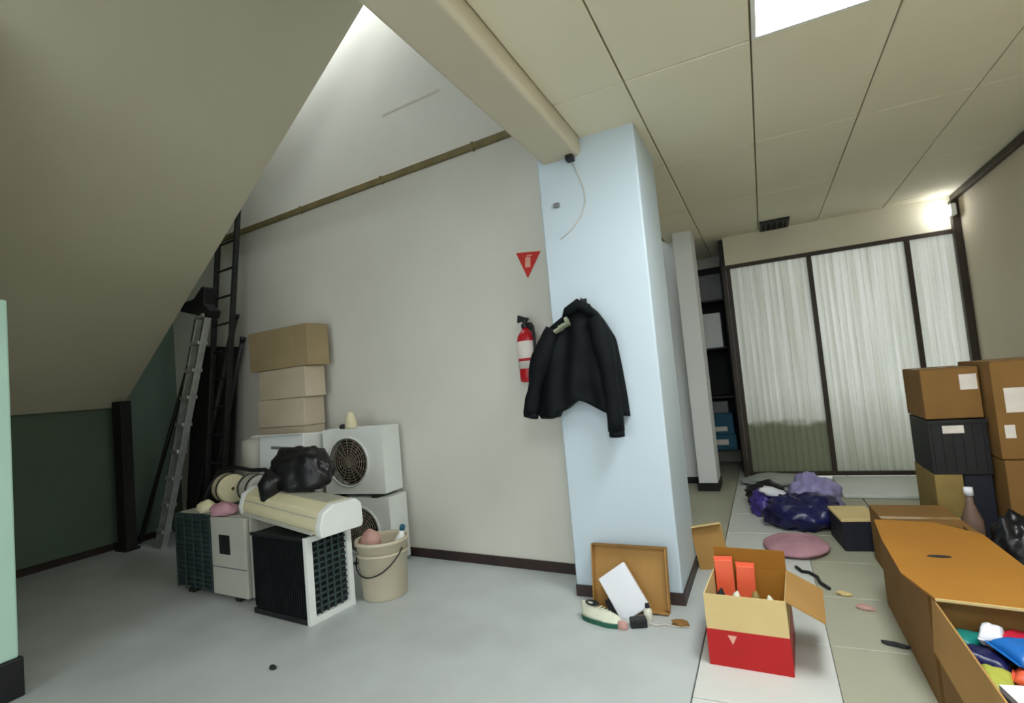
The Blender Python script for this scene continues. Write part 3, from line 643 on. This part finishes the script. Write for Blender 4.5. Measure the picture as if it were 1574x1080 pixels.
t = tag(obj('hose_loop', tube(bmesh.new(), [(-4.36, 2.90, 0.63), (-4.34, 2.96, 0.76), (-4.28, 3.01, 0.875), (-4.10, 3.03, 0.90), (-3.92, 3.04, 0.872), (-3.76, 3.04, 0.875), (-3.66, 3.02, 0.80), (-3.60, 2.98, 0.63)], 0.018, 10), 'black', smooth=True), 'black hose arched over the insulation rolls', 'hose')
t = tag(obj('rag', lump(0.12, 0.07, 0.09, 0.3, 2.4, 11, 3), 'mauve', loc=(-3.76, 2.66, 0.612), smooth=True), 'crumpled pinkish grey rag at the left end of the cream indoor unit', 'rag')
t = tag(obj('small_packet', lump(0.08, 0.06, 0.09, 0.2, 2.0, 5, 3), 'accream', loc=(-4.02, 2.70, 0.612), smooth=True), 'small cream packet lying on the front edge of the leftmost unit', 'packet')
t = thing('black_bag', 'black plastic bag slumped on top of the cream indoor unit', 'bag', (-3.10, 2.82, 0.775))
obj('bag_body', lump(0.27, 0.15, 0.30, 0.25, 1.5, 8, 4, ridge=0.08), 'blackbag', t, smooth=True)
b = bmesh.new(); tube(b, [(0.06, 0, 0.17), (0.08, 0.0, 0.23), (0.10, 0.01, 0.26), (0.13, 0.0, 0.28)], [0.09, 0.06, 0.05, 0.03], 10); obj('bag_knot', b, 'blackbag', t, smooth=True)
b = bmesh.new(); tube(b, [(-0.12, -0.11, 0.12), (-0.16, -0.17, 0.03), (-0.18, -0.20, -0.05)], [0.09, 0.08, 0.02], 10); obj('bag_corner', b, 'blackbag', t, smooth=True)

# bucket
t = thing('bucket', 'beige plastic bucket on the floor beside the black-fronted unit', 'bucket', (-2.57, 3.0, 0))
b = bmesh.new(); lathe(b, [(0.145, 0.0), (0.155, 0.01), (0.178, 0.37), (0.19, 0.375), (0.19, 0.395), (0.172, 0.395), (0.168, 0.37), (0.146, 0.03), (0.02, 0.028)], 36); obj('bucket_body', b, 'bucket', t, smooth=True)
b = bmesh.new(); lathe(b, [(0.176, 0.30), (0.183, 0.30), (0.184, 0.315), (0.177, 0.315)], 36, close=True); obj('rim_band', b, 'bucket', t)
obj('handle', tube(bmesh.new(), [(0.184*math.cos(a), -0.18*abs(math.sin(a))*0.95-0.01, 0.335-0.16*abs(math.sin(a))) for a in [PI+PI*i/14 for i in range(15)]], 0.005, 8), 'iron', t, smooth=True)
tag(obj('rag', lump(0.08, 0.07, 0.15, 0.2, 1.6, 21, 3), 'pink', loc=(-2.65, 2.97, 0.30), smooth=True), 'pink rag stuffed in the mouth of the bucket', 'rag')
t = thing('spray_bottle', 'white and blue bottle poking out of the bucket', 'bottle', (-2.51, 3.01, 0.03), rot=(math.radians(-8), math.radians(10), 0))
b = bmesh.new(); lathe(b, [(0.04, 0.0), (0.042, 0.01), (0.042, 0.34), (0.02, 0.39), (0.016, 0.41)], 18); obj('bottle_body', b, 'acwhite', t, smooth=True)
b = bmesh.new(); lathe(b, [(0.018, 0.41), (0.02, 0.44), (0.012, 0.45)], 14); obj('bottle_cap', b, 'carton_blue', t, smooth=True)

# debris speck on the concrete
tag(obj('debris', lump(0.022, 0.014, 0.022, 0.4, 2.5, 9, 2), 'black', loc=(-2.52, 2.01, 0)), 'small black scrap alone on the concrete floor', 'scrap')

# ------------------------------------------------------------------ things at the foot of the column
t = thing('cardboard_sheet', 'brown folded cardboard tray leaning on the front of the column', 'cardboard', (-0.86, 3.17, 0.0), rot=(math.radians(-9), 0, math.radians(-2)))
obj('tray_back', box(-0.225, 0.225, 0.0, 0.006, 0.0, 0.36), 'kraft', t)
for s in (-1, 1): obj('tray_side', box(s*0.225-0.003, s*0.225+0.003, -0.045, 0.004, 0.02, 0.36), 'kraft', t)
obj('tray_top', box(-0.225, 0.225, -0.045, 0.004, 0.354, 0.36), 'kraft_dark', t)
obj('tray_bottom', box(-0.225, 0.225, -0.06, 0.004, 0.001, 0.007), 'kraft', t)
t = thing('white_carton', 'tilted white flat packet leaning in the cardboard tray', 'packet', (-0.81, 3.045, 0.02), rot=(math.radians(-22), math.radians(-34), math.radians(6)))
obj('packet_body', box(-0.095, 0.095, 0.0, 0.03, 0.0, 0.27), 'paper', t, bevel=0.004); obj('black_edge', box(-0.128, -0.0955, -0.001, 0.031, 0.0, 0.15), 'black', t)
def shoe(label, loc, rz, m1, m2, L=0.25):
    t = thing('shoe', label, 'shoe', loc, rz)
    n = 15; b = bmesh.new(); s_ = bmesh.new()
    rows = []
    for i in range(n):
        u = i/(n-1); x = (u-0.5)*L
        wd = 0.032+0.014*math.sin(PI*min(1, u*1.15))+(0.006 if u > 0.6 else 0); wd *= math.sqrt(max(0.05, 1-(2*u-1)**6))
        h = 0.075-0.035*u if u > 0.35 else 0.078
        h *= (0.55+0.45*math.sqrt(max(0, 1-max(0, (u-0.8)/0.2)**2)))
        rows.append((x, wd, h))
    R = []
    for x, wd, h in rows:
        R.append([b.verts.new((x, wd*math.cos(a)*(1.0 if math.sin(a) < 0.5 else 0.8), 0.02+max(0, math.sin(a))*h)) for a in [PI*k/10 for k in range(11)]])
    for i in range(n-1):
        for k in range(10): b.faces.new((R[i][k], R[i][k+1], R[i+1][k+1], R[i+1][k]))
        b.faces.new((R[i][10], R[i][0], R[i+1][0], R[i+1][10]))
    b.faces.new(R[0]); b.faces.new(R[-1][::-1]); bmesh.ops.recalc_face_normals(b, faces=b.faces)
    obj('upper', b, m1, t, smooth=True)
    poly = [(x, wd*1.08) for x, wd, h in rows]+[(x, -wd*1.08) for x, wd, h in rows[::-1]]
    A = [s_.verts.new((x, y, 0)) for x, y in poly]; B = [s_.verts.new((x, y, 0.026)) for x, y in poly]
    s_.faces.new(A[::-1]); s_.faces.new(B)
    for i in range(len(poly)): s_.faces.new((A[i], A[(i+1) % len(poly)], B[(i+1) % len(poly)], B[i]))
    obj('sole', s_, m2, t)
    o = bmesh.new(); lathe(o, [(0.020, 0.086), (0.028, 0.096), (0.024, 0.102), (0.014, 0.094)], 14, (-0.055, 0, 0)); 
    for v in o.verts: v.co.x = -0.055+(v.co.x+0.055)*1.7
    obj('opening', o, 'dark', t, smooth=True)
    for k in range(4): obj('lace', tube(bmesh.new(), [(0.0+k*0.018, -0.018, 0.082-k*0.005), (0.004+k*0.018, 0, 0.089-k*0.006), (0.0+k*0.018, 0.018, 0.082-k*0.005)], 0.003, 6), m1, t)
    return t
shoe('white shoe with a green sole lying in front of the cardboard tray', (-0.985, 2.955, 0), math.radians(-18), 'shoe_white', 'shoe_green', 0.27)
t = thing('adapter', 'small black power adapter on the floor below the white packet', 'adapter', (-0.775, 2.955, 0), 0.4)
obj('case', box(-0.045, 0.045, -0.03, 0.03, 0, 0.045), 'black', t, bevel=0.006); obj('cord', tube(bmesh.new(), [(0.045, 0, 0.02), (0.09, -0.02, 0.008), (0.15, -0.01, 0.005), (0.2, -0.05, 0.005), (0.26, -0.06, 0.005)], 0.004, 6), 'joint', t, smooth=True)
t = thing('small_bottle', 'tiny cream bottle with dark cap beside the black adapter', 'bottle', (-0.735, 3.03, 0))
b = bmesh.new(); lathe(b, [(0.022, 0), (0.024, 0.005), (0.024, 0.06), (0.01, 0.075)], 16); obj('bottle_body', b, 'shoe_white', t, smooth=True)
b = bmesh.new(); lathe(b, [(0.013, 0.075), (0.013, 0.095)], 12); obj('bottle_cap', b, 'navy_card', t)
tag(obj('wrapper', lump(0.03, 0.02, 0.05, 0.4, 2.2, 14, 2), 'pink', loc=(-0.85, 2.90, 0)), 'small pink wrapper beside the toe of the white shoe', 'wrapper')
tag(obj('wrapper', lump(0.05, 0.03, 0.03, 0.4, 2.2, 15, 2), 'kraft_dark', loc=(-0.56, 3.02, 0)), 'brown scrap at the right foot of the cardboard tray', 'wrapper')

# leaning cardboard beside the column side
t = thing('cardboard_sheet', 'pale brown cardboard sheet leaning against the right side of the column', 'cardboard', (-0.50, 3.88, 0), rot=(math.radians(-4), math.radians(-8), math.radians(10)))
obj('sheet', box(-0.045, 0.16, 0, 0.008, 0, 0.30), 'kraft', t); obj('fold', box(-0.045, 0.16, -0.05, 0.0, 0.296, 0.30), 'kraft_pale', t)

# red box
def open_box(name, label, x0, x1, y0, y1, h, m, mi, rz=0.0, flaps=(), th=0.006, band=None):
    t = thing(name, label, 'box', ((x0+x1)/2, (y0+y1)/2, 0), rz)
    hx, hy = (x1-x0)/2, (y1-y0)/2
    obj('bottom', box(-hx, hx, -hy, hy, 0, th), m, t)
    W = {}
    W['front'] = obj('box_wall', box(-hx, hx, -hy, -hy+th, th, h), m, t)
    W['back'] = obj('box_wall', box(-hx, hx, hy-th, hy, th, h), mi, t)
    W['left'] = obj('box_wall', box(-hx, -hx+th, -hy+th, hy-th, th, h), m, t)
    W['right'] = obj('box_wall', box(hx-th, hx, -hy+th, hy-th, th, h), m, t)
    for side, L, ang, m_ in flaps:
        a = math.radians(ang)                    # 0 = upright, 90 = folded outwards flat
        if side in ('left', 'right'):
            s = -1 if side == 'left' else 1
            o = obj('flap', box(-th/2, th/2, -hy+0.004, hy-0.004, 0, L), m_, t, loc=(s*(hx-th/2), 0, h+0.001), rot=(0, s*a, 0))
        else:
            s = -1 if side == 'front' else 1
            o = obj('flap', box(-hx+0.004, hx-0.004, -th/2, th/2, 0, L), m_, t, loc=(0, s*(hy-th/2), h+0.001), rot=(-s*a, 0, 0))
    return t, hx, hy
t, hx, hy = open_box('red_box', 'open red and tan cardboard box on the tiles by the column', -0.365, -0.015, 2.66, 3.05, 0.325, 'kraft_pale', 'kraft_orange', math.radians(-3), [('right', 0.17, 118, 'kraft'), ('back', 0.10, -4, 'kraft_orange')])
b = bmesh.new(); bx(b, -hx-0.002, hx+0.002, -hy-0.002, -hy-0.0003, 0.0, 0.165); bx(b, -hx-0.002, -hx-0.0003, -hy, hy, 0.0, 0.165); bx(b, hx+0.0003, hx+0.002, -hy, hy, 0.0, 0.165)
pb = obj('printed_band', b, 'red', t, label='red printed lower band')
b = bmesh.new(); prism(b, [(-0.085, 0.145), (-0.045, 0.145), (-0.065, 0.105)], -hy-0.0035, -hy-0.0021); obj('print_mark', b, 'sign_pale', pb)
for k, (x, y, m_, lab, rx) in enumerate([(-0.30, 2.97, 'orange', 'orange packet standing at the back left of the red box', 0), (-0.215, 2.985, 'orange', 'lower orange packet beside the one at the back left of the red box', 3)]):
    q = thing('packet', lab, 'packet', (x, y, 0.008), rot=(math.radians(-6), math.radians(rx), 0.1)); obj('sleeve', box(-0.045, 0.045, -0.02, 0.02, 0, 0.37-k*0.03), m_, q, bevel=0.005); obj('seal', box(-0.045, 0.045, -0.003, 0.003, 0.37-k*0.03, 0.385-k*0.03), m_, q)
for k, (x, y, m_, lab) in enumerate([(-0.31, 2.80, 'dark', 'dark crumpled pack at the left of the red box'), (-0.235, 2.77, 'shoe_white', 'whitish crumpled pack in the middle of the red box'), (-0.155, 2.80, 'olive', 'olive crumpled pack right of the middle of the red box'), (-0.09, 2.76, 'shoe_white', 'pale crumpled pack in the right corner of the red box')]):
    tag(obj('crumpled_pack', lump(0.036, 0.06, 0.29, 0.12, 2.2, 30+k, 3), m_, loc=(x, y, 0.008), smooth=True), lab, 'pack')

# ------------------------------------------------------------------ bags and rubbish in the corridor
tag(obj('black_bag', lump(0.19, 0.15, 0.20, 0.3, 2.0, 41, 4, ridge=0.2), 'blackbag', loc=(-0.10, 5.78, 0), smooth=True), 'flat black bag at the far end of the bag pile', 'bag')
tag(obj('grey_sheet', lump(0.34, 0.24, 0.11, 0.25, 1.6, 42, 4), 'grime_sheet', loc=(-0.02, 6.68, 0), smooth=True), 'crumpled grey plastic sheet at the foot of the screen', 'sheet')
tag(obj('lilac_bag', lump(0.20, 0.17, 0.30, 0.3, 1.9, 43, 4, ridge=0.3), 'lilac', loc=(0.30, 5.60, 0), smooth=True), 'pale lilac plastic bag behind the navy bag', 'bag')
tag(obj('purple_bag', lump(0.16, 0.15, 0.20, 0.3, 1.9, 44, 4, ridge=0.3), 'purple', loc=(-0.08, 5.40, 0), smooth=True), 'purple plastic bag left of the lilac bag', 'bag')
tag(obj('navy_bag', lump(0.26, 0.19, 0.25, 0.3, 1.8, 45, 4, ridge=0.35), 'navy', loc=(0.16, 5.02, 0), smooth=True), 'shiny navy blue bag at the front of the bag pile', 'bag')
tag(obj('white_bag', lump(0.10, 0.05, 0.05, 0.3, 1.8, 46, 3, ridge=0.3), 'paper', loc=(-0.06, 5.30, 0.20), rot=(0.35, 0.25, 0), smooth=True), 'white folded sleeve lying on the purple bag', 'bag')
tag(obj('mauve_cushion', lump(0.21, 0.27, 0.075, 0.12, 1.6, 47, 4), 'mauve', loc=(0.07, 4.42, 0), smooth=True), 'flat mauve cloth bundle in front of the navy bag', 'cloth')
tag(obj('cord', tube(bmesh.new(), [(0.05, 4.02, 0.008), (0.08, 3.94, 0.008), (0.12, 3.93, 0.008), (0.16, 3.86, 0.008), (0.17, 3.76, 0.008), (0.21, 3.68, 0.008)], 0.011, 8), 'black', smooth=True), 'short black cord on the tiles beside the red box', 'cord')
t = thing('navy_box', 'dark navy box with a cream top beside the big cartons', 'box', (0.475, 4.62, 0), 0.12)
obj('carton_body', box(-0.12, 0.12, -0.19, 0.19, 0, 0.205), 'navy_card', t, bevel=0.006); obj('cream_lid', box(-0.125, 0.125, -0.195, 0.195, 0.2055, 0.225), 'kraft_pale', t, bevel=0.004)
for k, (x, y, m_, lab) in enumerate([(0.36, 3.45, 'pink', 'pinkish paper scrap on the tiles near the carton corner'), (0.42, 3.05, 'black', 'black splinter on the tiles against the big carton'), (0.28, 3.62, 'kraft_pale', 'pale tan scrap on the tiles beyond the black cord')]):
    tag(obj('scrap', lump(0.045 if k != 1 else 0.06, 0.03 if k != 1 else 0.012, 0.02, 0.4, 2.2, 60+k, 2), m_, loc=(x, y, 0), rot=(0, 0, -0.3)), lab, 'scrap')

# ------------------------------------------------------------------ big open cartons on the right
t, hx, hy = open_box('big_carton', 'large open brown carton full of coloured packets at the right edge', 0.475, 1.10, 1.35, 2.50, 0.45, 'kraft_dark', 'kraft_dark', 0.0, [('left', 0.20, 176, 'kraft'), ('right', 0.2, 150, 'kraft')])
t2, hx2, hy2 = open_box('big_carton', 'large brown carton covered by a wide ochre flap, behind the open carton', 0.475, 0.86, 2.56, 3.55, 0.44, 'kraft_dark', 'kraft_dark', 0.0, [])
b = bmesh.new(); pl = [(-0.21, 0.47), (-0.235, 0.1), (-0.245, -0.35), (-0.19, -0.60), (0.21, -0.66), (0.20, 0.25), (0.05, 0.44)]
A = [b.verts.new((x, y, 0.458)) for x, y in pl]; B = [b.verts.new((x, y, 0.466)) for x, y in pl]; b.faces.new(A); b.faces.new(B)
for i in range(len(pl)): b.faces.new((A[i], A[(i+1) % len(pl)], B[(i+1) % len(pl)], B[i]))
bmesh.ops.recalc_face_normals(b, faces=b.faces); obj('flap', b, 'kraft_orange', t2, label='wide ochre flap')
obj('flap_edge', bar((-0.19, -0.604, 0.462), (0.21, -0.664, 0.462), 0.009, 0.006, (0, 0, 1)), 'kraft_pale', t2)
obj('hand_hole', lathe(bmesh.new(), [(0.04, -0.001), (0.04, 0.001)], 16), 'dark', t2, loc=(-0.06, -0.12, 0.4672)).scale = (1.1, 0.4, 1)
carton('brown_carton', 'low brown carton behind the wide ochre flap', 0.55, 0.95, 3.66, 4.30, 0.36, 0, 'kraft_dark', 0.04)
items = [(0.548, 2.43, 0.305, 'teal', 'teal packet in the open carton, nearest the ochre flap', 0.14, 0.10, 0.9), (0.612, 2.40, 0.345, 'paper', 'white packet between the teal and crimson packets', 0.13, 0.07, 1.25),
         (0.675, 2.41, 0.325, 'crimson', 'crimson packet beside the white packet in the open carton', 0.15, 0.09, 0.8), (0.71, 2.30, 0.345, 'blue', 'big bright blue packet in the open carton', 0.24, 0.15, 0.35),
         (0.565, 2.30, 0.305, 'navy', 'dark blue packet beside the bright blue one', 0.14, 0.12, -0.5), (0.80, 2.42, 0.30, 'teal', 'teal green packet behind the bright blue one', 0.16, 0.10, 0.2),
         (0.68, 2.165, 0.31, 'orange', 'coral packet in front of the bright blue one', 0.17, 0.10, -0.35), (0.55, 2.155, 0.305, 'lime', 'yellow-green packet by the carton wall', 0.17, 0.085, 1.35)]
for k, (x, y, z, m_, lab, L_, W_, rz) in enumerate(items):
    q = thing('packet', lab, 'packet', (x, y, z), rot=(math.radians(5 if k % 2 else -4), math.radians(3), rz), group='packets in the open carton')
    obj('packet_body', pillow(L_, W_, 0.055, k*1.3), m_, q, smooth=True)
    for e in (-1, 1): obj('packet_seal', box(e*L_/2-0.008 if e > 0 else -L_/2-0.004, L_/2+0.004 if e > 0 else -L_/2+0.008, -W_*0.46, W_*0.46, 0.0265, 0.0285), m_, q)
for k in range(4):
    q = thing('notebook', 'thin white notebook, number %s from the top of the little stack in the open carton' % ['one', 'two', 'three', 'four'][3-k], 'notebook', (0.66, 1.985, 0.298+k*0.022), 0.05+0.04*k, 'white notebooks in the open carton')
    obj('cover', box(-0.13, 0.13, -0.08, 0.08, 0.0, 0.003), 'navy_card', q); obj('pages', box(-0.125, 0.128, -0.078, 0.078, 0.0032, 0.021), 'paper', q)
t = carton('filler_carton', 'brown carton under the packets and notebooks inside the open carton', 0.50, 1.0, 1.6, 2.48, 0.288, 0.008, 'kraft', 0.0)

# stack by the right wall
carton('olive_carton', 'olive brown carton at the foot of the stack, under the black crate', 0.93, 1.08, 4.34, 4.85, 0.55, 0, 'olive', 0.0)
carton('dark_carton', 'dark navy carton at the foot of the stack, right of the olive carton', 1.09, 1.235, 4.36, 4.85, 0.55, 0, 'navy_card', 0.0)
t = thing('black_crate', 'black plastic crate between the olive carton and the brown carton', 'crate', (1.083, 4.58, 0.553), 0.0); t.scale = (0.80, 1, 1)
b = bmesh.new(); bx(b, -0.19, 0.19, -0.24, 0.24, 0, 0.012); obj('bottom', b, 'black', t)
for (x0, x1_, y0, y1) in ((-0.19, 0.19, -0.24, -0.228), (-0.19, 0.19, 0.228, 0.24), (-0.19, -0.178, -0.228, 0.228), (0.178, 0.19, -0.228, 0.228)):
    obj('crate_wall', box(x0, x1_, y0, y1, 0.0122, 0.35), 'black', t)
for k in range(6): obj('rib', box(-0.17+k*0.066, -0.158+k*0.066, -0.248, -0.2402, 0.02, 0.34), 'black', t)
obj('crate_rim', box(-0.195, 0.195, -0.252, -0.2402, 0.33, 0.352), 'black', t); obj('paper_label', box(-0.10, 0.04, -0.2505, -0.2485, 0.265, 0.315), 'label', t, label='pale pink paper label')
carton('brown_carton', 'brown carton with a white label on top of the black crate', 0.93, 1.235, 4.36, 4.85, 0.33, 0.909, 'kraft_dark', 0.0, labels=[('f', 0.095, 0.235, 0.09, 0.10)])
carton('tall_brown_carton', 'tall brown carton on the floor at the right edge, lower of two', 1.255, 1.80, 4.20, 4.80, 0.66, 0, 'kraft_dark', 0.0, labels=[('f', -0.13, 0.33, 0.12, 0.20)])
carton('tall_brown_carton', 'tall brown carton with two white labels at the right edge, upper of two', 1.25, 1.80, 4.21, 4.80, 0.60, 0.664, 'kraft_dark', 0.0, labels=[('f', -0.16, 0.36, 0.13, 0.15), ('f', -0.22, 0.17, 0.05, 0.08)])
t = thing('spray_bottle', 'small pale bottle standing before the olive carton', 'bottle', (1.06, 4.20, 0))
b = bmesh.new(); lathe(b, [(0.05, 0), (0.055, 0.02), (0.055, 0.30), (0.02, 0.40), (0.018, 0.45)], 18); obj('bottle_body', b, 'mauve_dark', t, smooth=True)
b = bmesh.new(); lathe(b, [(0.024, 0.45), (0.024, 0.50)], 14); obj('bottle_cap', b, 'paper', t, smooth=True)
tag(obj('black_bag', lump(0.13, 0.12, 0.42, 0.3, 2.0, 52, 4, ridge=0.1), 'blackbag', loc=(1.12, 3.80, 0), smooth=True), 'black bag on the floor before the tall brown cartons', 'bag')

# ------------------------------------------------------------------ shelves in the dark far corner
t = thing('shelf_unit', 'dark shelf unit in the far corner, left of the folding screen', 'shelf', (-0.66, 7.62, 0))
for x in (-0.29, 0.29):
    for y in (-0.2, 0.2): obj('upright', box(x-0.015, x+0.015, y-0.015, y+0.015, 0, 2.75), 'shelf', t)
SZ = [0.28, 0.98, 1.62, 2.25]
for z in SZ: obj('shelf_board', box(-0.30, 0.30, -0.215, 0.215, z-0.02, z), 'shelf', t)
obj('back_sheet', box(-0.30, 0.30, 0.2155, 0.22, 0.26, 2.75), 'dark', t)
carton('grey_carton', 'grey carton on the top shelf of the dark unit', -0.93, -0.39, 7.42, 7.82, 0.34, SZ[3], 'carton_grey', 0, tape=False)
carton('white_carton', 'white carton on the upper middle shelf of the dark unit', -0.93, -0.45, 7.45, 7.78, 0.46, SZ[2], 'acwhite', 0, tape=False)
carton('grey_carton', 'small grey carton on top of the teal cartons in the dark unit', -0.80, -0.48, 7.46, 7.76, 0.15, SZ[0]+0.48, 'carton_grey', 0, tape=False)
carton('teal_carton', 'teal carton on the bottom shelf, lower of two', -0.90, -0.42, 7.45, 7.78, 0.2, SZ[0], 'carton_blue', 0, tape=False, labels=[('f', 0.05, 0.1, 0.18, 0.07)])
carton('teal_carton', 'teal carton on the bottom shelf, upper of two', -0.88, -0.44, 7.45, 7.78, 0.275, SZ[0]+0.202, 'carton_blue', 0.02, tape=False, labels=[('f', 0.04, 0.07, 0.2, 0.06)])
struct('trim_5', box(-0.345, -0.302, 6.98, 7.10, 0.0, 2.6), 'brown_trim', 'dark upright post at the left end of the folding screen', 'trim')
